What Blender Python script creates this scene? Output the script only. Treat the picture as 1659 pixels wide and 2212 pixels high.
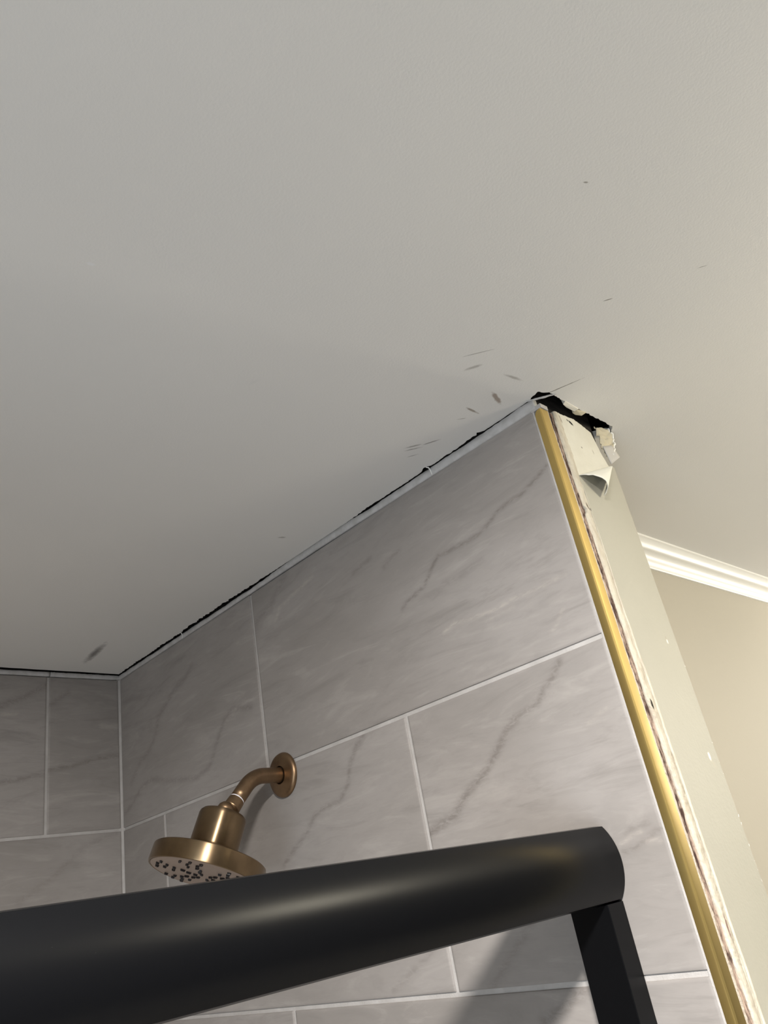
import bpy, bmesh, math, random
import numpy as np
from mathutils import Vector, Matrix, geometry, noise
random.seed(4)
for o in list(bpy.data.objects): bpy.data.objects.remove(o)
scene = bpy.context.scene
C = scene.collection
H = 2.44            # ceiling height
E = 1.081           # x of the open end of the shower wall
XW = 0.871          # x of the painted wall beyond
TB = 0.143          # far corner (y) of the wall end

# ------------------------------------------------------------------ camera
Rm = [[0.669666, 0.721966, -0.174107], [-0.435746, 0.192125, -0.879326], [-0.601393, 0.66472, 0.443253]]
cam_d = bpy.data.cameras.new('camera'); cam = bpy.data.objects.new('camera', cam_d); C.objects.link(cam)
cam_d.sensor_fit = 'VERTICAL'; cam_d.sensor_height = 36.0; cam_d.lens = 1678.79 / 2212 * 36
cam_d.clip_start = 0.02; cam_d.clip_end = 50
m = Matrix([[Rm[0][0], -Rm[1][0], -Rm[2][0]], [Rm[0][1], -Rm[1][1], -Rm[2][1]], [Rm[0][2], -Rm[1][2], -Rm[2][2]]]).to_4x4()
m.translation = Vector((1.46106, -0.72824, H - 0.50565))
cam.matrix_world = m
scene.camera = cam

# ------------------------------------------------------------------ world, lights, exposure
w = bpy.data.worlds.new('world'); scene.world = w; w.use_nodes = True
w.node_tree.nodes['Background'].inputs[0].default_value = (0.8, 0.86, 1.0, 1)
w.node_tree.nodes['Background'].inputs[1].default_value = 0.05
vs = scene.view_settings
vs.view_transform = 'Standard'; vs.look = 'None'; vs.gamma = 1; vs.use_curve_mapping = False
vs.exposure = 0.03
def lamp(name, loc, power, col, radius):
    l = bpy.data.lights.new(name, 'POINT'); l.energy = power; l.color = col; l.shadow_soft_size = radius
    o = bpy.data.objects.new(name, l); o.location = loc; C.objects.link(o); return o
def area(name, loc, target, power, col, sx, sy):
    l = bpy.data.lights.new(name, 'AREA'); l.energy = power; l.color = col; l.shape = 'RECTANGLE'; l.size = sx; l.size_y = sy
    o = bpy.data.objects.new(name, l); o.location = loc; C.objects.link(o)
    o.rotation_euler = (Vector(target) - Vector(loc)).to_track_quat('-Z', 'Y').to_euler(); return o
# LIGHTS>
a_ = area('ceiling_downlight', (1.60, -0.85, H - 0.004), (1.60, -0.85, 0), 53, (1.0, 0.955, 0.91), 0.15, 0.15); a_.data.shape = 'DISK'
lamp('hall_light', (1.90, 0.36, H - 0.11), 19, (1.0, 0.92, 0.74), 0.10)
lamp('far_hall_fill', (1.50, 2.05, H - 0.28), 46, (1.0, 0.94, 0.82), 0.12)  # added lamp without a known fixture; brightens crown moulding and beige wall
area('cool_room_fill', (1.9, -2.6, 1.25), (1.2, 0, 2.2), 38, (0.80, 0.90, 1.0), 1.3, 1.3)  # added cool fill panel, no window built; lifts ceiling and tiles
scene.cycles.caustics_reflective = False

# ------------------------------------------------------------------ material helpers
def mat(name, col, rough=0.6, metal=0.0, spec=0.5):
    M = bpy.data.materials.new(name); M.use_nodes = True
    b = M.node_tree.nodes['Principled BSDF']
    b.inputs['Base Color'].default_value = (*col, 1); b.inputs['Roughness'].default_value = rough
    b.inputs['Metallic'].default_value = metal; b.inputs['Specular IOR Level'].default_value = spec
    return M
class NB:
    def __init__(s, M): s.M = M; s.t = M.node_tree; s.N = s.t.nodes; s.L = s.t.links; s.b = s.N['Principled BSDF']; s.pos = s.N.new('ShaderNodeNewGeometry').outputs['Position']
    def set(s, inp, v):
        if isinstance(v, bpy.types.NodeSocket): s.L.new(v, inp)
        else: inp.default_value = v
    def math(s, op, a, b=0.0, c=0.0, clamp=False):
        n = s.N.new('ShaderNodeMath'); n.operation = op; n.use_clamp = clamp
        for i, v in enumerate((a, b, c)): s.set(n.inputs[i], v)
        return n.outputs[0]
    def noise(s, scale, detail=4, rough=0.55, vec=None, dist=0.0, st=(1, 1, 1), rot=(0, 0, 0)):
        mp = s.N.new('ShaderNodeMapping'); mp.inputs['Scale'].default_value = st; mp.inputs['Rotation'].default_value = rot
        s.L.new(vec or s.pos, mp.inputs['Vector'])
        n = s.N.new('ShaderNodeTexNoise'); n.inputs['Scale'].default_value = scale; n.inputs['Detail'].default_value = detail
        n.inputs['Roughness'].default_value = rough; n.inputs['Distortion'].default_value = dist
        s.L.new(mp.outputs[0], n.inputs['Vector']); return n.outputs['Fac']
    def mr(s, v, a, b, c=0.0, d=1.0):
        n = s.N.new('ShaderNodeMapRange'); n.clamp = True
        s.set(n.inputs[0], v)
        for i, q in zip((1, 2, 3, 4), (a, b, c, d)): n.inputs[i].default_value = q
        return n.outputs[0]
    def mix(s, f, a, b):
        n = s.N.new('ShaderNodeMix'); n.data_type = 'RGBA'
        s.set(n.inputs[0], f)
        for i, v in ((6, a), (7, b)):
            if isinstance(v, bpy.types.NodeSocket): s.L.new(v, n.inputs[i])
            else: n.inputs[i].default_value = (*v, 1)
        return n.outputs[2]
    def base(s, v): s.L.new(v, s.b.inputs['Base Color'])
    def bump(s, h, dist=0.001, strength=1.0):
        n = s.N.new('ShaderNodeBump'); n.inputs['Distance'].default_value = dist; n.inputs['Strength'].default_value = strength
        s.L.new(h, n.inputs['Height']); s.L.new(n.outputs[0], s.b.inputs['Normal'])
    def mark(s, x0, y0, x1, y1, wd, axes=(0, 1), soft=0.5, off=0.0):
        """mask of a small elongated mark lying between two points of a plane"""
        a = [0, 0, 0]; a[axes[0]] = (x0 + x1) / 2; a[axes[1]] = (y0 + y1) / 2
        v = s.N.new('ShaderNodeVectorMath'); v.operation = 'SUBTRACT'; s.L.new(s.pos, v.inputs[0]); v.inputs[1].default_value = a
        u = np.array([x1 - x0, y1 - y0]); ln = max(float(np.hypot(*u)), 1e-4); u = u / ln
        def dot(p):
            d = s.N.new('ShaderNodeVectorMath'); d.operation = 'DOT_PRODUCT'; q = [0, 0, 0]; q[axes[0]] = p[0]; q[axes[1]] = p[1]
            s.L.new(v.outputs[0], d.inputs[0]); d.inputs[1].default_value = q; return d.outputs['Value']
        al = dot((u[0] / (ln / 2 + wd * .5), u[1] / (ln / 2 + wd * .5))); ac = dot((-u[1] / (wd / 2), u[0] / (wd / 2)))
        r = s.math('SQRT', s.math('ADD', s.math('MULTIPLY', al, al), s.math('MULTIPLY', ac, ac)))
        r = s.math('ADD', r, s.math('MULTIPLY', s.math('SUBTRACT', s.ragged, 0.5), 1.3))
        return s.mr(r, 1 - soft, 1 + soft, 1, 0)

# ------------------------------------------------------------------ geometry helpers
def obj(name, bm, material, parent=None, smooth=False, bevel=0.0, attrs=None):
    me = bpy.data.meshes.new(name)
    if isinstance(bm, tuple):
        me.from_pydata([tuple(map(float, v)) for v in bm[0]], [], [tuple(f) for f in bm[1]])
        b = bmesh.new(); b.from_mesh(me); bmesh.ops.recalc_face_normals(b, faces=b.faces); b.to_mesh(me); b.free()
    else:
        bmesh.ops.recalc_face_normals(bm, faces=bm.faces); bm.to_mesh(me); bm.free()
    if smooth:
        for p in me.polygons: p.use_smooth = True
    me.materials.append(material)
    o = bpy.data.objects.new(name, me); C.objects.link(o)
    if parent: o.parent = parent
    if bevel:
        md = o.modifiers.new('bevel', 'BEVEL'); md.width = bevel; md.segments = 3; md.limit_method = 'ANGLE'; md.angle_limit = 0.6
    return o
def sharp(o, ang=0.6):
    """shade smooth, but keep edges above the angle sharp"""
    me = o.data
    b = bmesh.new(); b.from_mesh(me)
    for f in b.faces: f.smooth = True
    for e in b.edges:
        if len(e.link_faces) == 2 and e.calc_face_angle(0) > ang: e.smooth = False
    b.to_mesh(me); b.free(); return o
def box(x0, x1, y0, y1, z0, z1):
    v = [(x, y, z) for x in (x0, x1) for y in (y0, y1) for z in (z0, z1)]
    f = [(0, 1, 3, 2), (4, 6, 7, 5), (0, 4, 5, 1), (2, 3, 7, 6), (0, 2, 6, 4), (1, 5, 7, 3)]
    return v, f
def prism(poly, axis, a, b):
    """extrude a 2-D polygon along an axis; the polygon uses the other two axes in order"""
    n = len(poly); oth = [i for i in range(3) if i != axis]; V = []
    for t in (a, b):
        for p in poly:
            q = [0, 0, 0]; q[axis] = t; q[oth[0]] = p[0]; q[oth[1]] = p[1]; V.append(tuple(q))
    F = [tuple(range(n)), tuple(range(2 * n - 1, n - 1, -1))] + [(i, (i + 1) % n, n + (i + 1) % n, n + i) for i in range(n)]
    return V, F
def lathe(prof, n=96):
    """prof: list of (r, z); returns verts/faces round local Z"""
    V = []; F = []
    for r, z in prof:
        for k in range(n):
            a = 2 * math.pi * k / n; V.append((r * math.cos(a), r * math.sin(a), z))
    for i in range(len(prof) - 1):
        for k in range(n):
            F.append((i * n + k, i * n + (k + 1) % n, (i + 1) * n + (k + 1) % n, (i + 1) * n + k))
    F.append(tuple(range(n))); F.append(tuple((len(prof) - 1) * n + k for k in range(n)))
    return V, F
def tube(pts, rad, n=32):
    V = []; F = []; pts = [Vector(p) for p in pts]
    up = Vector((1, 0, 0))
    for i, p in enumerate(pts):
        t = (pts[min(i + 1, len(pts) - 1)] - pts[max(i - 1, 0)]).normalized()
        u = (up - up.dot(t) * t).normalized(); w_ = t.cross(u)
        r = float(rad[i] if isinstance(rad, (list, tuple)) else rad)
        for k in range(n):
            a = 2 * math.pi * k / n; V.append(tuple(p + r * (math.cos(a) * u + math.sin(a) * w_)))
    for i in range(len(pts) - 1):
        for k in range(n): F.append((i * n + k, i * n + (k + 1) % n, (i + 1) * n + (k + 1) % n, (i + 1) * n + k))
    F.append(tuple(range(n))); F.append(tuple((len(pts) - 1) * n + k for k in range(n)))
    return V, F
def join(*parts):
    V = []; F = []
    for v, f in parts:
        k = len(V); V += list(v); F += [tuple(i + k for i in q) for q in f]
    return V, F
def xf(vf, M): return [tuple(M @ Vector(v)) for v in vf[0]], vf[1]
def struct(o, label=None):
    o['kind'] = 'structure'
    if label: o['label'] = label
    return o
def thing(name, label, cat, loc=(0, 0, 0), group=None):
    o = bpy.data.objects.new(name, None); C.objects.link(o); o.location = loc; o.empty_display_size = 0.05
    return tag(o, label, cat, group)
def tag(o, label, cat, group=None):
    o['label'] = label; o['category'] = cat
    if group: o['group'] = group
    return o
def place(o, loc):
    """move the mesh origin to loc without moving the shape"""
    v = Vector(loc); o.data.transform(Matrix.Translation(-v)); o.location = v; return o
def n1(t, s=0.0, f=1.0): return noise.noise(Vector((t * f, s, 0.37)))
def interp(t, pts):
    return float(np.interp(t, [p[0] for p in pts], [p[1] for p in pts]))

# ------------------------------------------------------------------ materials
def marked(M, marks, grain=None):
    nb = NB(M); nb.ragged = nb.noise(140, 3, 0.6)
    return nb
ceiling_m = mat('ceiling_paint', (0.50, 0.485, 0.45), 0.75, spec=0.3)
nb = marked(ceiling_m, None)
big = nb.noise(1.6, 2, 0.5)
c = nb.mix(nb.mr(big, .35, .65), (0.765, 0.754, 0.724), (0.790, 0.779, 0.748))
for (x0, y0, x1, y1, wd, col, k, soft) in [
    (1.0575, -.0533, 1.0503, -.034, .0055, (0.26, 0.19, 0.14), .75, .35), (1.0214, -.0595, 1.0207, -.0406, .003, (0.24, 0.19, 0.14), .75, .35),
    (.9215, -.0645, .9335, -.0553, .0028, (0.2, 0.18, 0.15), .6, .5), (.9166, -.0598, .929, -.0499, .0022, (0.2, 0.18, 0.15), .6, .5),
    (.9377, -.0494, .9529, -.0409, .0022, (0.16, 0.14, 0.12), .7, .5), (.9055, -.0472, .9149, -.041, .0016, (0.2, 0.18, 0.15), .6, .5),
    (.0772, -.0993, .1445, -.1062, .012, (0.10, 0.09, 0.08), .75, .6), (1.088, -.138, 1.1099, -.121, .0012, (0.15, 0.14, 0.12), .6, .5),
    (1.0743, -.1177, 1.0844, -.1117, .004, (0.3, 0.28, 0.25), .6, .5), (1.0899, -.067, 1.0923, -.0474, .0035, (0.3, 0.28, 0.25), .6, .5),
    (1.080, .0035, 1.1298, .0206, .0016, (0.13, 0.12, 0.09), .8, .5), (1.0028, -.5172, 1.0034, -.5144, .0035, (0.8, 0.8, 0.8), .8, .4),
    (1.3011, -.224, 1.3025, -.2219, .0018, (0.2, 0.18, 0.15), .7, .4), (1.2267, -.0754, 1.2335, -.0709, .0012, (0.13, 0.12, 0.1), .8, .4),
    (.6465, -.0647, .649, -.0588, .004, (0.25, 0.23, 0.2), .6, .5), (.9962, -.2298, .9994, -.2273, .0022, (0.75, 0.75, 0.72), .6, .5),
    (.9331, -.312, .9421, -.3088, .003, (0.7, 0.7, 0.67), .4, .5), (.9992, -.0518, 1.0059, -.0455, .0015, (0.25, 0.22, 0.18), .6, .5),
    (1.31, -.03, 1.316, -.026, .0010, (0.2, 0.18, 0.15), .6, .5)]:
    c = nb.mix(nb.math('MULTIPLY', nb.mark(x0, y0, x1, y1, wd, soft=soft), k), c, col)
nb.base(c)
nb.bump(nb.math('ADD', nb.noise(420, 3, 0.6), nb.math('MULTIPLY', nb.noise(35, 3, 0.5), 1.2)), 0.0006, 0.2)

def veined(name, rot):
    M = mat(name, (0.4, 0.38, 0.36), 0.42, spec=0.4); nb = NB(M)
    a = nb.N.new('ShaderNodeAttribute'); a.attribute_name = 'dark_vein'
    b = nb.N.new('ShaderNodeAttribute'); b.attribute_name = 'light_vein'
    t = nb.N.new('ShaderNodeAttribute'); t.attribute_name = 'tile_shift'
    vv = nb.N.new('ShaderNodeVectorMath'); vv.operation = 'ADD'; nb.L.new(nb.pos, vv.inputs[0]); nb.L.new(t.outputs['Vector'], vv.inputs[1]); P = vv.outputs[0]
    cloud = nb.noise(3.2, 4, 0.55, P, 0.6, (0.6, 0.6, 1.5), rot)
    stre = nb.noise(14, 6, 0.65, P, 1.2, (0.45, 0.45, 2.4), rot)
    fine = nb.noise(60, 4, 0.6, P, 0.5, (0.5, 0.5, 2.2), rot)
    c = nb.mix(nb.mr(cloud, .35, .66), (0.277, 0.256, 0.238), (0.350, 0.326, 0.308))
    c = nb.mix(nb.mr(stre, .54, .72, 0, .55), c, (0.212, 0.196, 0.180))
    c = nb.mix(nb.mr(stre, .46, .30, 0, .5), c, (0.41, 0.383, 0.357))
    c = nb.mix(nb.mr(fine, .45, .75, 0, .35), c, (0.24, 0.225, 0.21))
    rag = nb.noise(120, 4, 0.7, P, 1.0, (0.6, 0.6, 1.6), rot)
    dk = nb.math('MULTIPLY', a.outputs['Fac'], nb.mr(rag, .38, .58, .22, 1.0))
    lt = nb.math('MULTIPLY', b.outputs['Fac'], nb.mr(rag, .40, .60, .15, 1.0))
    c = nb.mix(nb.math('MULTIPLY', dk, .55), c, (0.13, 0.112, 0.10))
    c = nb.mix(nb.math('MULTIPLY', lt, .55), c, (0.52, 0.47, 0.42))
    nb.base(c); nb.bump(fine, 0.0004, 0.25)
    return M
tile_m = veined('marble_look_tile', (0, math.radians(28), 0))
tile_left_m = veined('marble_look_tile_left', (math.radians(-20), 0, 0))
grout_m = mat('grout', (0.54, 0.515, 0.49), 0.85, spec=0.2)
nb = NB(grout_m); nb.bump(nb.noise(500, 3), 0.0008, .5)
nb.base(nb.mix(nb.mr(nb.noise(40, 4), .35, .7), (0.43, 0.41, 0.39), (0.51, 0.49, 0.47)))
caulk_m = mat('caulk', (0.52, 0.51, 0.50), 0.5)
nb = NB(caulk_m); nb.bump(nb.noise(90, 4), 0.001, .4)
nb.base(nb.mix(nb.mr(nb.noise(60, 4), .4, .75), (0.56, 0.55, 0.545), (0.42, 0.41, 0.39)))
brass_m = mat('brushed_brass', (0.40, 0.265, 0.13), 0.34, 1.0)
nb = NB(brass_m); g = nb.noise(22, 4, .6); nb.base(nb.mix(nb.mr(g, .35, .7), (0.30, 0.215, 0.125), (0.21, 0.145, 0.085)))
nb.b.inputs['Anisotropic'].default_value = 0.9; nb.b.inputs['Anisotropic Rotation'].default_value = 0.25
tg = nb.N.new('ShaderNodeTangent'); tg.direction_type = 'RADIAL'; tg.axis = 'Z'; nb.L.new(tg.outputs[0], nb.b.inputs['Tangent'])
dbrass_m = mat('dull_brass', (0.26, 0.17, 0.10), 0.42, 1.0)
nb = NB(dbrass_m); nb.base(nb.mix(nb.mr(nb.noise(50, 5, .6), .35, .7), (0.29, 0.195, 0.115), (0.21, 0.135, 0.08)))
gold_m = mat('gold_anodised_trim', (0.66, 0.49, 0.18), 0.39, 1.0)
nb = NB(gold_m); nb.base(nb.mix(nb.mr(nb.noise(20, 3, .6, None, 0, (1, 1, .3)), .35, .7), (0.68, 0.505, 0.185), (0.60, 0.44, 0.165)))
plate_m = mat('spray_plate', (0.40, 0.31, 0.25), 0.45, 0.35)
rubber_m = mat('nozzle_rubber', (0.015, 0.011, 0.010), 0.5)
tape_m = mat('thread_tape', (0.85, 0.83, 0.88), 0.5)
black_m = mat('matte_black_aluminium', (0.0030, 0.0032, 0.0038), 0.30, 0.0, 0.14)
nb = NB(black_m); sp = nb.noise(900, 2, .5); nb.base(nb.mix(nb.mr(sp, .78, .84), (0.0030, 0.0032, 0.0038), (0.03, 0.03, 0.03)))
paint_m = mat('sage_cream_paint', (0.66, 0.63, 0.49), 0.62, spec=0.35)
nb = NB(paint_m); nb.ragged = nb.noise(140, 3, .6)
c = nb.mix(nb.mr(nb.noise(5, 3), .35, .65), (0.375, 0.360, 0.300), (0.400, 0.384, 0.322))
for (y0, z0, y1, z1, wd, col, k) in [(.1192, -.2945, .1195, -.2965, .0025, (0.35, 0.32, 0.25), .7), (.1200, -.2985, .1203, -.3005, .003, (0.85, 0.84, 0.78), .8),
                                  (.1240, -.4265, .1242, -.4295, .0042, (0.9, 0.89, 0.85), .9), (.1255, -.4330, .1300, -.4390, .004, (0.42, 0.39, 0.31), .55)]:
    c = nb.mix(nb.math('MULTIPLY', nb.mark(y0, z0 + H, y1, z1 + H, wd, axes=(1, 2), soft=.4), k), c, col)
nb.base(c); nb.bump(nb.math('ADD', nb.noise(260, 3), nb.noise(60, 3)), 0.0006, .35)
wall_m = mat('beige_wall_paint', (0.485, 0.448, 0.370), 0.7, spec=0.3)
nb = NB(wall_m); nb.bump(nb.noise(200, 3), 0.0005, .3)
crown_m = mat('white_trim_paint', (0.88, 0.87, 0.82), 0.45)
gyp_m = mat('bare_drywall', (0.83, 0.79, 0.66), 0.8, spec=0.2)
nb = NB(gyp_m); nb.ragged = nb.noise(500, 4, .7)
c = nb.mix(nb.mr(nb.noise(12, 4, .6), .4, .75), (0.68, 0.66, 0.58), (0.60, 0.57, 0.48))
for (y0, z0, y1, z1, wd, col, k) in [(.0600, -.0135, .0620, -.0145, .0022, (0.03, 0.03, 0.025), .9), (.0655, -.0150, .0700, -.0172, .0042, (0.02, 0.02, 0.02), 1),
                                  (.0745, -.0500, .0752, -.0508, .0016, (0.05, 0.045, 0.04), 1), (.0435, -.0120, .0455, -.0220, .0025, (0.25, 0.2, 0.15), .8),
                                  (.1010, -.0470, .1020, -.0520, .0020, (0.4, 0.37, 0.3), .8), (.0350, -.3700, .0356, -.3775, .0030, (0.03, 0.025, 0.02), 1),  # last, near-black mark paints the shade inside a hole
                                  (.0386, -.5700, .0386, -.5860, .0030, (0.25, 0.15, 0.12), .8)]:
    c = nb.mix(nb.math('MULTIPLY', nb.mark(y0, z0 + H, y1, z1 + H, wd, axes=(1, 2), soft=.3), k), c, col)
nb.base(c); nb.bump(nb.math('ADD', nb.noise(300, 4, .6), nb.noise(70, 4)), 0.001, .5)
comp_m = mat('joint_compound', (0.46, 0.425, 0.36), 0.85, spec=0.15)
nb = NB(comp_m); nb.ragged = nb.noise(500, 4, .7)
c = nb.mix(nb.mr(nb.noise(160, 4, .6, None, 0, (1, 1, .3)), .45, .7), (0.56, 0.52, 0.435), (0.44, 0.385, 0.31))
for (y0, z0, y1, z1, wd, col, k) in [(.0350, -.3700, .0356, -.3775, .0030, (0.03, 0.025, 0.02), 1), (.0386, -.5700, .0386, -.5860, .0030, (0.22, 0.12, 0.10), .9), (.0365, -.1400, .0395, -.1460, .0030, (0.06, 0.04, 0.03), .9), (.0420, -.1450, .0430, -.1470, .0022, (0.06, 0.04, 0.03), .8)]:  # near-black marks paint shade inside a hole and a gouge
    c = nb.mix(nb.math('MULTIPLY', nb.mark(y0, z0 + H, y1, z1 + H, wd, axes=(1, 2), soft=.3), k), c, col)
nb.base(c); nb.bump(nb.math('ADD', nb.noise(300, 4, .6), nb.noise(70, 4)), 0.001, .5)
board_m = mat('cement_board_edge', (0.80, 0.74, 0.66), 0.9, spec=0.2)
nb = NB(board_m); nb.base(nb.mix(nb.mr(nb.noise(380, 4, .7), .55, .70), (0.56, 0.50, 0.43), (0.26, 0.18, 0.13))); nb.bump(nb.noise(500, 3), 0.001, .8)
core_m = mat('torn_brown_paper_core', (0.25, 0.17, 0.12), 0.9, spec=0.2)
nb = NB(core_m); k = nb.noise(170, 5, .7, None, .5, (1, 1, .25))
nb.base(nb.mix(nb.mr(k, .42, .60), (0.06, 0.035, 0.028), (0.40, 0.30, 0.235))); nb.bump(k, 0.002, .8)
paper_m = mat('drywall_paper', (0.78, 0.77, 0.70), 0.7, spec=0.2)
flake_m = mat('plaster_flake', (0.62, 0.56, 0.42), 0.85)
dark_m = mat('cavity_shade_black', (0.03, 0.026, 0.024), 0.9, spec=0.1)  # near-black colour stands in for shade inside the wall and ceiling void
nb = NB(dark_m); nb.base(nb.mix(nb.mr(nb.noise(60, 4, .6, None, 0, (1, .2, 1)), .4, .7), (0.012, 0.011, 0.011), (0.05, 0.045, 0.04)))
grey_m = mat('grey_room_paint', (0.30, 0.31, 0.32), 0.8, spec=0.2)
nb = NB(grey_m); nb.bump(nb.noise(200, 3), 0.0005, .3)
charcoal_m = mat('charcoal_room_paint', (0.06, 0.06, 0.065), 0.8, spec=0.2)
nb = NB(charcoal_m); nb.bump(nb.noise(200, 3), 0.0005, .3)
floor_m = mat('floor_tile', (0.35, 0.33, 0.30), 0.5)
nb = NB(floor_m); nb.base(nb.mix(nb.mr(nb.noise(4, 4), .35, .65), (0.46, 0.44, 0.42), (0.55, 0.53, 0.51)))

# ------------------------------------------------------------------ tiled walls
VD = [([(0.8007, -0.1654), (0.8149, -0.1591), (0.8456, -0.1524), (0.8666, -0.1324), (0.8788, -0.1225), (0.9022, -0.1245), (0.9252, -0.1258), (0.9475, -0.1245), (0.9659, -0.1192), (0.9853, -0.1101), (1.0028, -0.106), (1.0229, -0.1062), (1.052, -0.0962), (1.0664, -0.0901)], 0.0032, 1),
 ([(1.0119, -0.307), (0.9978, -0.3211), (0.9835, -0.3296), (0.9708, -0.3407), (0.955, -0.3454), (0.935, -0.3476)], 0.0042, 0.9),
 ([(0.9357, -0.3498), (0.9225, -0.3572), (0.9008, -0.3759), (0.8769, -0.3944), (0.8431, -0.4111), (0.8168, -0.43), (0.7745, -0.4418)], 0.0055, 1),
 ([(0.6865, -0.3034), (0.6709, -0.3124), (0.6511, -0.3345), (0.6429, -0.3568), (0.6213, -0.3738), (0.5922, -0.3746), (0.5638, -0.3818), (0.5455, -0.3986), (0.5193, -0.4117), (0.4834, -0.4321)], 0.004, 0.8),
 ([(0.569, -0.0183), (0.5376, -0.0375), (0.5205, -0.0539), (0.4825, -0.0627), (0.4721, -0.0765)], 0.007, 0.6),
 ([(0.8138, -0.086), (0.8017, -0.0897), (0.7829, -0.0962)], 0.005, 0.6), ([(0.7598, -0.0726), (0.7418, -0.0763), (0.7195, -0.0798)], 0.004, 0.6),
 ([(0.2754, -0.0706), (0.2494, -0.087), (0.2054, -0.0983), (0.1478, -0.1307), (0.1405, -0.1536), (0.1139, -0.179), (0.0773, -0.1921), (0.0389, -0.2222)], 0.006, 0.6),
 ([(0.4411, -0.1935), (0.3909, -0.1828), (0.3647, -0.1908), (0.3085, -0.256), (0.2709, -0.264), (0.2048, -0.2546), (0.1542, -0.2435), (0.1112, -0.2323), (0.0738, -0.2406), (0.04, -0.2609), (0.012, -0.2702)], 0.005, 0.7),
 ([(1.022, -0.5021), (1.0372, -0.5), (1.0483, -0.4961), (1.0615, -0.4902), (1.0704, -0.4885)], 0.003, 0.7), ([(1.0293, -0.4862), (1.0437, -0.4825), (1.0569, -0.4811)], 0.003, 0.5),
 ([(0.9401, -0.611), (0.9022, -0.6294), (0.8793, -0.6376)], 0.006, 0.8), ([(0.8946, -0.5483), (0.8698, -0.5674), (0.8446, -0.5868), (0.819, -0.6065)], 0.005, 0.5),
 ([(0.7698, -0.5397), (0.7402, -0.5652), (0.705, -0.5813), (0.6688, -0.598)], 0.004, 0.5), ([(0.9443, -0.1573), (0.9119, -0.1621), (0.8796, -0.1625)], 0.005, 0.4)]
VL = [([(0.8621, -0.22), (0.8809, -0.2159), (0.9078, -0.2193), (0.9447, -0.2227), (0.976, -0.2204), (1.0104, -0.2216), (1.0485, -0.22)], 0.002, 0.8),
 ([(0.9292, -0.2303), (0.9513, -0.2293), (0.9726, -0.2289)], 0.0015, 0.5), ([(1.0117, -0.2741), (1.0192, -0.2709), (1.0339, -0.2554)], 0.002, 0.5),
 ([(0.6321, -0.0481), (0.5783, -0.057), (0.5423, -0.0655), (0.5289, -0.0831)], 0.003, 0.8), ([(1.0494, -0.4971), (1.0563, -0.4975), (1.0637, -0.4988)], 0.002, 0.8),
 ([(1.0207, -0.4956), (1.0358, -0.4898), (1.0469, -0.4876)], 0.002, 0.6), ([(1.0496, -0.3699), (1.037, -0.3735), (1.024, -0.3781)], 0.002, 0.4)]
VLW = [([(-0.0015, -0.1631), (-0.0418, -0.1659), (-0.0937, -0.1785), (-0.1371, -0.1865), (-0.1809, -0.1997), (-0.2229, -0.2044)], .005, .8),
 ([(-0.1458, -0.0286), (-0.1853, -0.0523), (-0.2286, -0.0708)], .006, .8), ([(-0.1041, -0.0395), (-0.1226, -0.0564), (-0.1391, -0.0666)], .005, .6),
 ([(-0.0141, -0.3038), (-0.0756, -0.3225), (-0.1326, -0.3694), (-0.1854, -0.3987)], .006, .4)]
def vein_field(P, veins):
    out = np.zeros(len(P))
    for pts, wd, amp in veins:
        pts = np.array(pts); best = np.full(len(P), 1e9)
        for a, b in zip(pts[:-1], pts[1:]):
            ab = b - a; t = np.clip(((P - a) @ ab) / (ab @ ab), 0, 1)
            best = np.minimum(best, np.hypot(*(P - (a + t[:, None] * ab)).T))
        out = np.maximum(out, amp * np.exp(-(best / wd) ** 2))
    return out
G = 0.0048
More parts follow.
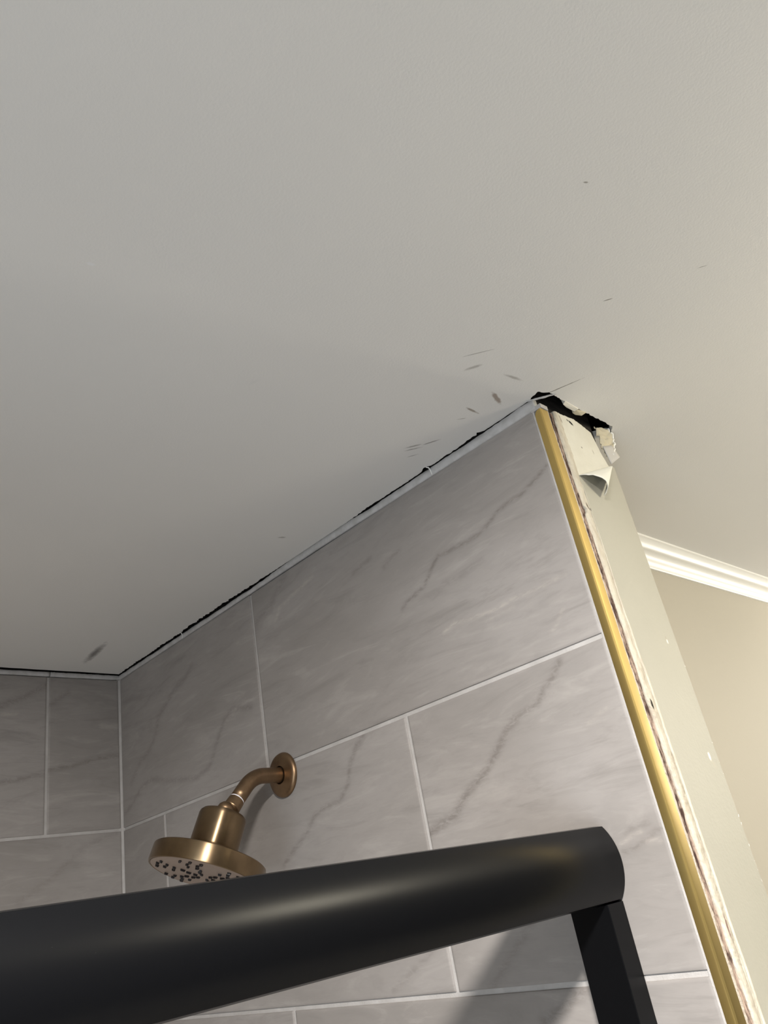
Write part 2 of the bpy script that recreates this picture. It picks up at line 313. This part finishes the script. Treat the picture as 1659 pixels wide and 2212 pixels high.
def tiled(name, plane, tiles, veins_d, veins_l, material, d_front, fine_lim):
    """tiles: (u0,u1,z0,z1) rectangles; plane 'y' -> u is x, tiles face -y at y=0; plane 'x' -> u is y, tiles face +x at x=0"""
    V = []; F = []; sh = []; uv = []
    for ti, (u0, u1, z0, z1) in enumerate(tiles):
        step = 0.0028 if z1 > fine_lim else 0.05
        nu = max(2, int((u1 - u0) / step)); nz = max(2, int((z1 - z0) / step))
        e = 0.0009
        us = np.concatenate([[u0, u0 + e * .4], np.linspace(u0 + e, u1 - e, nu), [u1 - e * .4, u1]]); zs = np.concatenate([[z0, z0 + e * .4], np.linspace(z0 + e, z1 - e, nz), [z1 - e * .4, z1]])
        k0 = len(V); rs = random.Random(ti * 7 + len(tiles)); s3 = (rs.uniform(-4, 4), rs.uniform(-4, 4), rs.uniform(-4, 4))
        dep = lambda i, n: (0.0034, 0.0004)[i] if i < 2 else ((0.0034, 0.0004)[n - 1 - i] if i > n - 3 else 0)
        for i, u in enumerate(us):
            for j, z in enumerate(zs):
                d = max(dep(i, len(us)), dep(j, len(zs)))
                V.append((u, d, z + H) if plane == 'y' else (-d, u, z + H)); uv.append((u, z)); sh.append(s3)
        nz_ = len(zs)
        for i in range(len(us) - 1):
            for j in range(nz_ - 1):
                F.append((k0 + i * nz_ + j, k0 + (i + 1) * nz_ + j, k0 + (i + 1) * nz_ + j + 1, k0 + i * nz_ + j + 1))
    me = bpy.data.meshes.new(name); me.from_pydata([tuple(map(float, v)) for v in V], [], F)
    # normals must face the room
    me.update(); n = me.polygons[len(me.polygons) // 2].normal
    if (plane == 'y' and n.y > 0) or (plane == 'x' and n.x < 0): me.flip_normals()
    me.polygons.foreach_set('use_smooth', [True] * len(me.polygons))
    P = np.array(uv)
    for nm, vv in (('dark_vein', veins_d), ('light_vein', veins_l)):
        a = me.attributes.new(nm, 'FLOAT', 'POINT'); a.data.foreach_set('value', vein_field(P, vv).astype(np.float32))
    a = me.attributes.new('tile_shift', 'FLOAT_VECTOR', 'POINT'); a.data.foreach_set('vector', np.array(sh, dtype=np.float32).ravel())
    me.materials.append(material); o = bpy.data.objects.new(name, me); C.objects.link(o); return o
A1 = -0.2987; S = 0.309; TOP = -0.0125; XT = 1.0715
rows = [(A1, TOP)]
z = A1
while z - S > -2.44: rows.append((z - S, z)); z -= S
rows.append((-2.43, z))
def joints(lo, hi, first, T=0.614):
    js = [first + k * T for k in range(-6, 6)]; return [lo] + [j for j in js if lo + .03 < j < hi - .03] + [hi]
tl = []
for i, (z0, z1) in enumerate(rows):
    J = joints(0, XT, 0.4698 if i % 2 == 0 else 0.1566)
    for a, b in zip(J[:-1], J[1:]):
        tl.append((a + (G / 2 if a > 0 else .003), b - (G / 2 if b < XT else .0016), z0 + G / 2, z1 - (G / 2 if z1 < TOP else 0)))
wb = tiled('wall_back', 'y', tl, VD, VL, tile_m, 0, -0.75)
struct(wb, 'grey marble-look tiled shower wall carrying the shower head')
tl = []
for i, (z0, z1) in enumerate(rows):
    J = joints(-1.52, 0, -0.1434 if i % 2 == 0 else -0.1434 - .307)
    if i == 1: J = [j for j in J if j < -.3 or j == 0]
    for a, b in zip(J[:-1], J[1:]):
        tl.append((a + G / 2, b - (G / 2 if b < 0 else .003), z0 + G / 2, z1 - (G / 2 if z1 < TOP else 0)))
wl = tiled('wall_left', 'x', tl, VLW, [([(-.20, -.085), (-.225, -.086)], .003, .8)], tile_left_m, 0, -0.45)
struct(wl, 'grey marble-look tiled side wall of the shower')
obj('grout', box(0, XT + .001, .0019, .0085, 0, H + TOP - .0005), grout_m, wb)
obj('grout', box(-.0085, -.0016, -1.52, .0085, 0, H + TOP - .0005), grout_m, wl)
# body of the shower wall behind the tile: stud core, board layer, drywall
obj('cement_board', box(0, E - .004, .0086, .0145, 0, H - .014), board_m, wb)
obj('wall_core', box(XW - .1, E - .0090, .0147, TB - .006, 0, H + .2), dark_m, wb)
obj('torn_paper_core', box(E - .012, E - .0030, .0147, .034, 0, H - .018), core_m, wb)
obj('wall_core', box(-.12, XW - .1, .0147, .12, 0, H + .2), dark_m, wb)
obj('wall_core', box(-.12, -.0087, -2.7, .0147, 0, H + .2), dark_m, wl)

def strip(name, material, ys, xs, z0=-2.44, zt=-.012, jit=0.0006, wob=None, seed=0.0, parent=None, step=.0022):
    """vertical layer seen at the wall end: columns at ys / xs, edges ragged; closed solid going back 5 mm"""
    zz = list(np.arange(zt, -.95, -step)) + [-1.2, -1.6, -2.0, z0]
    V = []; F = []; n = len(ys) + 2
    for r, z in enumerate(zz):
        dl, dr = (wob(z) if wob else (0, 0))
        for k, (y, x) in enumerate(zip(ys, xs)):
            t = k / (len(ys) - 1)
            V.append((x + jit * n1(z, seed + k * 3.1, 260), y + (1 - t) * dl + t * dr + (jit * n1(z, seed + 9 + k * 5.7, 300) if 0 <= k < len(ys) else 0), H + z))
        V.append((E - .007, ys[-1] + dr, H + z)); V.append((E - .007, ys[0] + dl, H + z))
    for r in range(len(zz) - 1):
        for k in range(n): F.append((r * n + k, r * n + (k + 1) % n, (r + 1) * n + (k + 1) % n, (r + 1) * n + k))
    F.append(tuple(range(n))); F.append(tuple((len(zz) - 1) * n + k for k in range(n)))
    return obj(name, (V, F), material, parent)
def wob_board(z): return (0, .0012 * n1(z, 1.3, 60) + .0008 * n1(z, 2.3, 210) + interp(-z, [(0, -.001), (.1, .0005), (.3, 0), (.45, .0015), (.6, .003)]))
strip('cement_board_edge', board_m, [.0142, .0165, .019, .0213], [E - .0012, E - .0006, E - .0006, E - .0016], wob=wob_board, seed=2, parent=wb)
def wob_cream(z):
    d = .0012 * n1(z, 7.3, 45) + .0007 * n1(z, 8.3, 190)
    notch = .006 * math.exp(-((z + .148) / .0045) ** 2)
    top = interp(-z, [(0, .003), (.03, .0), (.06, 0), (.1, -.001), (.2, .0), (.3, .001), (.45, .003), (.6, .003)])
    return (d + notch + top, .0008 * n1(z, 4.4, 30))
strip('joint_compound', comp_m, [.0296, .0312, .034, .038, .0425, .046], [E - .0015, E - .0002, E + .0006, E + .0003, E - .0003, E - .0012], wob=wob_cream, seed=5, parent=wb, zt=-.010)
# ragged brown paper threads in the crack
V = []; F = []
for s in range(3):
    zz = list(np.arange(-.015, -.95, -.0035)); yb = .0240 + .0020 * s
    vf = tube([(E - .0022 + .0010 * n1(z, s, 80), yb + .0011 * n1(z, 20 + s, 70) + interp(-z, [(0, 0), (.4, .0003), (.6, .002)]), H + z) for z in zz], .0011, 6)
    V, F = join((V, F), vf) if V else vf
obj('torn_paper_layers', (V, F), core_m, wb)
# drywall face of the wall end with its broken corner
def slab_yz(name, poly, x0, x1, material, parent):
    return obj(name, prism([(y, H + z) for y, z in poly], 0, x0, x1), material, parent)
def rag(p, q, n, amp, seed):
    p = np.array(p); q = np.array(q); d = (q - p); nn = np.array([-d[1], d[0]]) / np.linalg.norm(d)
    return [tuple(p + d * i / n + nn * amp * noise.noise(Vector((seed + i * .9, seed * 2.1, .5)))) for i in range(n)]
top_edge = rag((.0300, -.0125), (.0467, -.0090), 8, .002, 1) + rag((.0467, -.0090), (.0786, -.0067), 14, .0012, 2) + rag((.0786, -.0067), (.1134, -.0163), 16, .0014, 3) \
    + rag((.1134, -.0163), (.1224, -.0462), 10, .0012, 4) + rag((.1224, -.0462), (.1305, -.0615), 6, .001, 5) + rag((.1305, -.0615), (TB - .001, -.0620), 5, .001, 6)
slab_yz('drywall_face', [(.0425, -2.44), (.0425, -.016)] + top_edge[3:] + [(TB - .001, -.062), (TB - .001, -2.44)], E - .0064, E - .0008, gyp_m, wb)
# paint film
def lip(z): return .0430 + .0016 * n1(z, 3.3, 28) + .0006 * n1(z, 3.9, 160) + interp(-z, [(.1, .0), (.25, -.002), (.4, .001), (.6, .004)])
zz = np.arange(-.90, -.1005, .004)
poly = [(.043, -2.44)] + [(lip(z), z) for z in zz] + rag((.0430, -.0995), (.1380, -.0610), 30, .0006, 8) + [(.1385, -.0608), (TB, -.0625), (TB, -2.44)]
slab_yz('paint_film', poly, E - .0007, E + .0003, paint_m, wb)
V = []; F = []
vf = tube([(E + .0003, lip(z) + .0004, H + z) for z in np.arange(-.108, -.92, -.004)], [.0003 + .0011 * max(0, min(1, (-z - .16) * 6)) for z in np.arange(-.108, -.92, -.004)], 8)
obj('paint_lip', vf, comp_m, wb, smooth=True)
# chips along the outer corner
V = []; F = []
for i in range(26):
    z = -.30 - random.random() ** .7 * .45; s = random.uniform(.0004, .0010)
    Q = [(E + .0002 + random.uniform(-.6, .6) * s, TB - .0004 + random.uniform(-1, 1) * s, H + z + random.uniform(-2, 2) * s) for _ in range(6)]
    bm = bmesh.new(); [bm.verts.new(q) for q in Q]; r = bmesh.ops.convex_hull(bm, input=bm.verts)
    bm.verts.index_update(); bm.verts.ensure_lookup_table()
    vf = ([tuple(v.co) for v in bm.verts], [tuple(v.index for v in f.verts) for f in bm.faces]); bm.free()
    V, F = join((V, F), vf) if V else vf
obj('paint_chips', (V, F), crown_m, wb)
# back face of the wall, painted
obj('drywall_back', box(XW - .1, E - .0008, TB - .0058, TB, 0, H - .062), paint_m, wb)

# ------------------------------------------------------------------ gold edge trim
pr = [(1.0722, -.0006), (1.0792, -.0012), (1.0808, -.0010), (1.0820, .0004), (1.0823, .0030), (1.0823, .0138), (1.0812, .0144), (1.0722, .0144)]
V = []; F = []; n = len(pr)
levels = [-2.44, -.030, -.0235, -.0205, -.0185, -.0175]
cx = (1.0772, .006)
for i, z in enumerate(levels):
    k = (1, 1, .97, .86, .62, .35)[i]
    for p in pr: V.append((1.0823 - (1.0823 - p[0]) * (1 if i < 2 else (.95, .84, .68, .45)[i - 2]), .0144 - (.0144 - p[1]) * 1.0, H + z))
for i in range(len(levels) - 1):
    for k in range(n): F.append((i * n + k, i * n + (k + 1) % n, (i + 1) * n + (k + 1) % n, (i + 1) * n + k))
F += [tuple(range(n)), tuple((len(levels) - 1) * n + k for k in range(n))]
t1 = sharp(obj('trim_1', (V, F), gold_m), .5); struct(t1, 'gold metal tile edge trim running down the open end of the shower wall')
# thin grout line along the trim
obj('grout_line', join(box(XT - .0016, XT + .0008, -.0004, .002, 0, H - .0150), box(1.0690, 1.0835, -.0008, .0140, H - .0172, H - .0115)), grout_m, t1)
# notch is shaped in the compound; its shade is painted on as marks

# ------------------------------------------------------------------ ceiling with its ragged opening
def g_r(x):      # gap between the ceiling board and the shower-head wall
    base = interp(x, [(0, .0015), (.05, .003), (.08, .005), (.12, .0025), (.18, .005), (.22, .003), (.26, .0055), (.40, .0060), (.47, .0035), (.52, .0025), (.60, .0005), (.72, .0004), (.74, .0030), (.80, .0030),
                      (.84, .0014), (.88, .0018), (.895, .0060), (.905, .0018), (.95, .0030), (.975, .0038), (.99, .0060), (.998, .0010), (1.04, .0008), (1.075, .0012)])
    return max(.0002, base * (.78 + .5 * n1(x, 1.1, 70) + .6 * n1(x, 2.1, 220)))
def g_l(y):
    base = interp(-y, [(0, .0015), (.05, .002), (.09, .003), (.13, .0022), (.18, .003), (.23, .0042), (1.5, .005)])
    return max(.0002, base * (1 + .25 * n1(y, 5.1, 50)))
hole = [(x, -g_r(x)) for x in np.arange(1.072, 0.001, -.002)]
hole += [(g_l(y), y) for y in np.arange(-.002, -1.5, -.004)]
hole += [(-.05, -1.51), (-.05, .10), (XW - .03, .10), (XW - .03, TB + .02), (XW + .03, TB - .0005)]
hole += [(1.03, TB + .0005)] + rag((1.045, TB + .003), (1.0780, .176), 9, .004, 11) + rag((1.0780, .176), (1.0925, .156), 6, .003, 12) \
    + rag((1.0925, .156), (1.0930, .060), 30, .0016, 13) + rag((1.0930, .060), (1.0950, .008), 16, .0022, 14) + rag((1.0950, .008), (1.0880, -.0075), 5, .002, 15) + rag((1.0880, -.0075), (1.074, -.0020), 5, .002, 16)
outer = [(-.12, -2.7), (2.75, -2.7), (2.75, 3.1), (-.12, 3.1)]
def cdt_solid(outer, holes, z0, z1):
    pts = [Vector(p) for p in outer]; edges = []; k = 0
    loops = [outer] + holes; P = []; base = []
    for lp in loops:
        s = len(P); P += [Vector((float(a), float(b))) for a, b in lp]; edges += [(s + i, s + (i + 1) % len(lp)) for i in range(len(lp))]; base.append((s, len(lp)))
    vs, es, fs, *_ = geometry.delaunay_2d_cdt(P, edges, [], 0, 1e-7)
    def inside(p, lp):
        c = False; n = len(lp)
        for i in range(n):
            (x1, y1), (x2, y2) = lp[i], lp[(i + 1) % n]
            if (y1 > p[1]) != (y2 > p[1]) and p[0] < (x2 - x1) * (p[1] - y1) / (y2 - y1) + x1: c = not c
        return c
    keep = []
    for f in fs:
        c = sum((vs[i] for i in f), Vector((0, 0))) / len(f)
        if inside(c, outer) and not any(inside(c, h) for h in holes): keep.append(tuple(f))
    bm = bmesh.new(); bv = [bm.verts.new((v.x, v.y, z0)) for v in vs]
    ff = []
    for f in keep:
        try: ff.append(bm.faces.new([bv[i] for i in f]))
        except ValueError: pass
    ret = bmesh.ops.extrude_face_region(bm, geom=ff)
    bmesh.ops.translate(bm, vec=(0, 0, z1 - z0), verts=[v for v in ret['geom'] if isinstance(v, bmesh.types.BMVert)])
    for f in ff:
        if f.is_valid is False: continue
    bm.verts.ensure_lookup_table()
    for v in [v for v in bm.verts if not v.link_faces]: bm.verts.remove(v)
    return bm
ce = obj('ceiling', cdt_solid(outer, [hole], H, H + .012), ceiling_m); struct(ce, 'pale grey painted ceiling with scuffs')
cav = obj('cavity_light_seal', box(-.12, 2.75, -2.7, 3.1, H + .20, H + .21), dark_m, ce)  # unseen dark box added above the ceiling to keep world light out
for b in (box(-.13, -.12, -2.7, 3.1, H, H + .21), box(2.75, 2.76, -2.7, 3.1, H, H + .21), box(-.12, 2.75, -2.71, -2.7, H, H + .21), box(-.12, 2.75, 3.1, 3.11, H, H + .21)):
    obj('cavity_light_seal', b, dark_m, ce)

# ------------------------------------------------------------------ caulk strips under the ceiling
def caulk(n_pts, fn_pt, zb, zt_fn):
    V = []; F = []
    for i in range(n_pts + 1):
        t = i / n_pts
        for dy, z in ((-.0006, zb(t)), (-.0020, zb(t) + .0015), (-.0022, (zb(t) + zt_fn(t)) / 2), (-.0014, zt_fn(t) - .0007), (.0002, zt_fn(t)), (.006, zt_fn(t)), (.006, zb(t))):
            V.append(fn_pt(t, dy, z))
    k = 7
    for i in range(n_pts):
        for j in range(k): F.append((i * k + j, i * k + (j + 1) % k, (i + 1) * k + (j + 1) % k, (i + 1) * k + j))
    F += [tuple(range(k)), tuple(n_pts * k + j for j in range(k))]
    return V, F
zb = lambda t: interp(t, [(0, -.0118), (.25, -.0115), (.6, -.0100), (1, -.0150)]) - .0005 + .0004 * n1(t, 3.2, 12)
zt = lambda t: -.0019 + .0012 * n1(t, 5.2, 40) + .0006 * n1(t, 6.2, 160) + interp(t, [(0, -.0008), (.25, -.001), (.45, -.0012), (.54, .0022), (.68, .0024), (.72, .0006), (.92, 0), (.96, .001), (1, .0006)])
cb = obj('trim_2', caulk(560, lambda t, d, z: (.0005 + t * 1.0755, d, H + min(z, -.0003)), zb, zt), caulk_m, smooth=True); struct(cb, 'off-white caulk strip between the shower-head wall and the ceiling')
zbl = lambda t: -.0118 + .0005 * n1(t, 13.2, 12); ztl = lambda t: -.0026 + .0006 * n1(t, 15.2, 60)
cl = obj('trim_3', join(caulk(90, lambda t, d, z: (-d, -.0015 - t * .1380, H + z), zbl, ztl), caulk(300, lambda t, d, z: (-d, -.1412 - t * 1.37, H + z), zbl, ztl)), caulk_m, smooth=True); struct(cl, 'off-white caulk strip between the side tile wall and the ceiling')
# caulk in the inner corner
struct(obj('trim_4', prism([(.0, -.0016), (.0012, -.0004), (.0028, .0003), (.0042, .0022), (-.002, .003), (-.002, -.006), (-.0006, -.0052), (-.0004, -.0032)], 2, 0, H - .012), grout_m), 'pale grout line in the inner corner of the shower')

# ------------------------------------------------------------------ painted wall beyond and crown moulding
struct(obj('wall_right', box(XW - .1, XW, TB, 3.1, 0, H), wall_m), 'beige painted wall beyond the end of the shower wall')
cp = [(0, -.041), (.0045, -.041), (.0060, -.0385), (.0078, -.0372), (.0090, -.0345), (.0098, -.0335)]
for i in range(9):
    a = i / 8 * math.pi / 2; cp.append((.0110 + .0150 * (1 - math.cos(a)), -.0320 + .0150 * math.sin(a)))
cp += [(.0272, -.0162), (.0285, -.0150), (.0300, -.0120), (.0335, -.0085), (.0370, -.0060), (.0395, -.0045), (.0412, -.0040), (.0412, 0), (0, 0)]
cr = sharp(obj('trim_5', prism([(XW + a, H + b) for a, b in cp], 1, TB - .0, 3.1), crown_m), .9); struct(cr, 'white crown moulding on the beige wall at upper right')
# rest of the room
struct(obj('floor', box(-.12, 2.75, -2.7, 3.1, -.02, 0), floor_m))
struct(obj('wall_front', box(-.12, 2.75, -2.72, -2.7, 0, H), grey_m)); struct(obj('wall_hall_end', box(XW, 2.75, 3.1, 3.12, 0, H), grey_m)); struct(obj('wall_outer', box(2.75, 2.77, -2.7, 3.1, 0, H), charcoal_m))
struct(obj('wall_shower_end', box(0, 1.08, -1.66, -1.52, 0, H), tile_m))
struct(obj('wall_behind', box(-.12, -.0, -2.7, -1.53, 0, H), wall_m))

# ------------------------------------------------------------------ black shower door frame
fr = thing('shower_door_frame', 'matte black shower door frame with rounded header bar and square jamb post', 'shower door frame', (.985, 0, 0))
cxh, czh, Rh = .9662, -.5083, .0524
arc = []
for i in range(33):
    a = math.radians(-38.3 + 76.6 * i / 32); arc.append((cxh + Rh * math.cos(a), H + czh + Rh * math.sin(a)))
arc += [(.9985, H - .4745), (.9620, H - .4745), (.9620, H - .5425), (.9990, H - .5425)]
hd = prism([(a - .985, b) for a, b in arc], 1, -1.5195, -.0015)
o = sharp(obj('header_bar', hd, black_m, fr), .45)

for y0, y1 in ((-.0285, -.0008), (-1.5190, -1.492)):
    obj('jamb_post', box(.9640 - .985, 1.0072 - .985, y0, y1, .10, H - .5426), black_m, fr, bevel=.0007)
obj('sill_track', box(.955 - .985, 1.015 - .985, -1.52, -.0008, .08, .10), black_m, fr, bevel=.001)
struct(obj('trim_6', box(.92, 1.05, -1.52, -.0008, 0, .08), grout_m), 'pale shower curb under the door frame')

# ------------------------------------------------------------------ shower head
sh = thing('shower_head', 'brushed brass round shower head on a bent wall arm', 'shower head', (.5065, 0, H - .313))
O = Vector((.5065, 0, H - .313))
def rel(vf, M=Matrix.Identity(4)): return [tuple((M @ Vector(v)) - O) for v in vf[0]], vf[1]
# flange
Mf = Matrix.Translation((.5065, -.0006, H - .3133)) @ Matrix.Rotation(math.pi / 2, 4, 'X')
fl = lathe([(.0317, 0), (.0317, .0018), (.0306, .0042), (.0280, .0060), (.0235, .0068), (.0180, .0073), (.0145, .0082), (.0128, .0082), (.0126, .002)])
sharp(obj('wall_flange', rel(fl, Mf), dbrass_m, sh), .7)
# arm
pts = [(.5065, .001, H - .3133), (.5065, -.012, H - .3133), (.5065, -.030, H - .3133)]
cb_ = Vector((.5065, -.036, H - .3133 - .046)); Rb = .046
for i in range(1, 13):
    a = math.radians(45) * i / 12; pts.append((.5065 + .0005 * i / 12, cb_.y - Rb * math.sin(a), cb_.z + Rb * math.cos(a)))
tip = Vector(pts[-1]); dr = Vector((.03, -.7068, -.7068)).normalized()
d0 = (Vector((.5073, -.0857, H - .3435)) - tip).length
for s in (.3, .6, 1): pts.append(tuple(tip + dr * d0 * s))
obj('arm', rel(tube(pts, .0109, 40)), dbrass_m, sh, smooth=True)
p0 = Vector(pts[-1])
tp = obj('thread_tape', rel(tube([p0, p0 + dr * .0003, p0 + dr * .0018, p0 + dr * .0021], [.0100, .0108, .0108, .0100], 40)), tape_m, sh, smooth=True); tp['label'] = 'white thread sealing tape ring'
obj('swivel_nut', rel(tube([p0 + dr * .0015, p0 + dr * .0022, p0 + dr * .0155, p0 + dr * .0165, p0 + dr * .020], [.0104, .0113, .0122, .0118, .0090], 40)), dbrass_m, sh, smooth=False)
# head
a_, b_ = .4095, -.0846
d = Vector((math.sin(b_), -math.sin(a_) * math.cos(b_), -math.cos(a_) * math.cos(b_)))
Fc = Vector((.5040, -.1420, H - .4345))
zax = -d; xax = (Vector((1, 0, 0)) - Vector((1, 0, 0)).dot(zax) * zax).normalized(); yax = zax.cross(xax)
Mh = Matrix((( xax.x, yax.x, zax.x, Fc.x), (xax.y, yax.y, zax.y, Fc.y), (xax.z, yax.z, zax.z, Fc.z), (0, 0, 0, 1)))
sharp(obj('swivel_ball', rel(lathe([(.0001, .096), (.006, .0945), (.0098, .091), (.0112, .087), (.0108, .083), (.009, .079)], 48), Mh), dbrass_m, sh), 1.2)
rim = [(.0715, .0012), (.0732, .0), (.0744, .0006), (.0750, .0022), (.0750, .0205), (.0745, .0226), (.0728, .0238), (.0700, .0243), (.0560, .0262), (.0430, .0290), (.0375, .0310), (.0352, .0335), (.0325, .0345)]
Lh = Matrix.Translation(-O) @ Mh
o = sharp(obj('spray_disc', lathe(rim, 128), brass_m, sh), .7); o.matrix_local = Lh
body = [(.0290, .0340), (.0318, .0345), (.0324, .0360), (.0322, .0740), (.0312, .0772), (.0285, .0800), (.0240, .0816), (.0140, .0826), (.0120, .0826)]
o = sharp(obj('body', lathe(body, 96), brass_m, sh), .8); o.matrix_local = Lh
pl_ = obj('spray_plate', rel(lathe([(.0716, .0025), (.0716, .0004), (.0708, -.0002), (.0500, -.0006), (.0001, -.0008)], 96), Mh), plate_m, sh); sharp(pl_, .8); pl_['label'] = 'dull taupe face plate'
def nozzle(px, py, ang, ln=.0042, wd=.0030):
    ln *= 1.15
    v, f = box(-ln / 2, ln / 2, -wd / 2, wd / 2, -.0030, -.0003)
    v = [(x * (.8 if z < -.002 else 1), y * (.8 if z < -.002 else 1), z) for x, y, z in v]
    M = Mh @ Matrix.Translation((px, py, 0)) @ Matrix.Rotation(ang, 4, 'Z')
    obj('nozzle', rel((v, f), M), rubber_m, pl_, bevel=.0004)
for k in range(6):
    a0 = math.radians(60 * k + 12)
    for (r, da, lng) in ((.062, -13, .0044), (.0625, 0, .0044), (.062, 13, .0044), (.052, -8, .0042), (.0515, 7, .0042), (.041, 4, .0048), (.0405, -14, .0040), (.030, 8, .0060), (.021, 0, .0060), (.012, 0, .0052)):
        a = a0 + math.radians(da); nozzle(r * math.cos(a), r * math.sin(a), a + (0 if r < .035 else .9), lng)

# ------------------------------------------------------------------ torn paper and loose plaster at the hole
def sheet(grid, th=.0006):
    """solid thin sheet from a grid of points"""
    nr, nc = len(grid), len(grid[0]); V = [tuple(p) for r in grid for p in r]; F = [(i * nc + j, (i + 1) * nc + j, (i + 1) * nc + j + 1, i * nc + j + 1) for i in range(nr - 1) for j in range(nc - 1)]
    return V, F
A = Vector((E + .0005, .1389, H - .0606)); B = Vector((E + .0005, .0420, H - .0996)); T = Vector((E + .0045, .0780, H - .1215))
rimp = []
for i in range(25):
    s = i / 24; bul = math.sin(math.pi * min(1, s * 1.0)) ** .75
    rimp.append(B.lerp(T, s) + Vector((.0165 * bul, .0030 * bul, .0005 * bul)))
grid = []
for i, q in enumerate(rimp):
    end = A
    row = [end.lerp(q, .03 + .97 * j / 16) + (Vector((0, 0, .0007 * noise.noise(Vector((i * .5, j * .4, 2))))) if 2 < i < 22 else Vector((0, 0, 0))) for j in range(17)]
    grid.append(row)
cu = obj('torn_paper_flap', sheet(grid), paper_m, smooth=True)
md = cu.modifiers.new('solid', 'SOLIDIFY'); md.thickness = .0006; md.offset = 0
place(cu, A); tag(cu, 'large white drywall paper flap curled downward below the hole', 'torn paper')
# small grey flap standing at the corner
g2 = []
for i in range(7):
    s = i / 6; row = []
    for j in range(7):
        t = j / 6
        a1 = Vector((.1300, -.0335)).lerp(Vector((.1365, -.0590)), t); b1 = Vector((.1480, -.0290)).lerp(Vector((.1600, -.0440)), t)
        p = a1.lerp(b1, s); row.append(Vector((E + .001 + .004 * s, p.x, H + p.y)))
    g2.append(row)
cu2 = obj('torn_paper_flap', sheet(g2), mat('grey_paper', (0.50, 0.48, 0.45), .7), smooth=True)
md = cu2.modifiers.new('solid', 'SOLIDIFY'); md.thickness = .0008; md.offset = 0
place(cu2, (E + .002, .14, H - .045)); tag(cu2, 'small flat grey paper scrap at the outer wall corner above the curled flap', 'torn paper')
# crumpled strip hanging from the ceiling edge at the corner
g3 = []
pathc = [(.1520, .002), (.1540, -.006), (.1545, -.0150), (.1535, -.0250), (.1550, -.0350), (.1580, -.0430)]
for i in range(22):
    t = i / 21; y = interp(t, [(k / 5, p[0]) for k, p in enumerate(pathc)]); z = interp(t, [(k / 5, p[1]) for k, p in enumerate(pathc)])
    row = []
    for j in range(9):
        s = j / 8; wdt = interp(t, [(0, .024), (.4, .026), (.75, .017), (1, .004)])
        n3 = noise.noise(Vector((t * 9, s * 3.5, 1.7)))
        row.append(Vector((E - .004 + .007 * s + .004 * n3, y - .016 + wdt * s + .0025 * noise.noise(Vector((t * 8, s * 2, 5))), H + z + .002 * n3)))
    g3.append(row)
cu3 = obj('torn_plaster_strip', sheet(g3), flake_m, smooth=False)
md = cu3.modifiers.new('solid', 'SOLIDIFY'); md.thickness = .0012; md.offset = 0
place(cu3, (E, .150, H)); tag(cu3, 'crumpled tan plaster and paper strip hanging at the far end of the dark ceiling slot', 'torn drywall')
# white frayed edge of that strip
eg = [tuple(g3[i][8] + Vector((.0012 * n1(i, 3, .7), .0012 * n1(i, 8, .9), 0))) for i in range(22)]
ed = obj('frayed_edge', ([tuple(Vector(v) - Vector((E, .150, H))) for v in tube(eg, [.0012 + .0007 * abs(n1(i, 4, .8)) for i in range(22)], 7)[0]], tube(eg, .001, 7)[1]), crown_m, cu3)
def chunk(name, label, pts, z0, z1, material, n=1, seed=0):
    bm = bmesh.new(); rs = random.Random(seed)
    for (x, y) in pts:
        for z in (z0, z1): bm.verts.new((x + rs.uniform(-1, 1) * .0007, y + rs.uniform(-1, 1) * .0007, H + z + rs.uniform(-1, 1) * .0008))
    r = bmesh.ops.convex_hull(bm, input=bm.verts)
    for v in [v for v in bm.verts if not v.link_faces]: bm.verts.remove(v)
    o = obj(name, bm, material); cx_ = sum(p[0] for p in pts) / len(pts); cy_ = sum(p[1] for p in pts) / len(pts)
    place(o, (cx_, cy_, H + z0)); tag(o, label, 'plaster flake'); return o
chunk('plaster_flake', 'pale flat plaster flake on the edge of the dark ceiling slot, nearer the gold trim', [(1.0950, .0420), (1.0893, .0445), (1.0868, .0560), (1.0870, .0730), (1.0940, .0730)], -.0008, .006, mat('white_flake', (.74, .71, .63), .8), seed=1)
chunk('plaster_flake', 'tan rounded plaster flake in the middle of the dark ceiling slot', [(1.0900, .0730), (1.0835, .0745), (1.0830, .0820), (1.0870, .0900), (1.0940, .0900)], -.0010, .006, flake_m, seed=2)
# smeared filler bridging the corner of the two cracks
V = []; F = []
for i in range(9):
    y0 = -.006 + .0012 * i; x0 = 1.066 + .0018 * i
    p = [(x0 + k * .0026, y0 + k * .0020 + .0010 * n1(k, i, .8), H - .0010 - .0006 * n1(k, i + 5, .9)) for k in range(8)]
    vf = tube(p, [.0003 + .0009 * math.sin(math.pi * (k + .5) / 8) * (.5 + abs(n1(i, 2, 1.3))) for k in range(8)], 6); V, F = join((V, F), vf) if V else vf
fs = obj('filler_smear', (V, F), caulk_m); place(fs, (1.078, .002, H)); tag(fs, 'rough pale filler streaks where the ceiling crack meets the dark slot', 'filler')
# hair-like crack debris on the ceiling edge
for (x, nm) in ((.900, 'torn white sliver lying across the ceiling crack, nearer the gold trim'), (.253, 'small white sliver crossing the ceiling crack near the inner corner')):
    p = [(x - .002, -.0065, H - .0006), (x, -.0035, H - .0016), (x + .0012, -.0024, H - .0060), (x + .0026, -.0028, H - .0135)]
    o = obj('caulk_sliver', tube(p, [.0006, .0009, .0009, .0005], 8), crown_m, smooth=True); place(o, p[1]); tag(o, nm, 'caulk sliver')
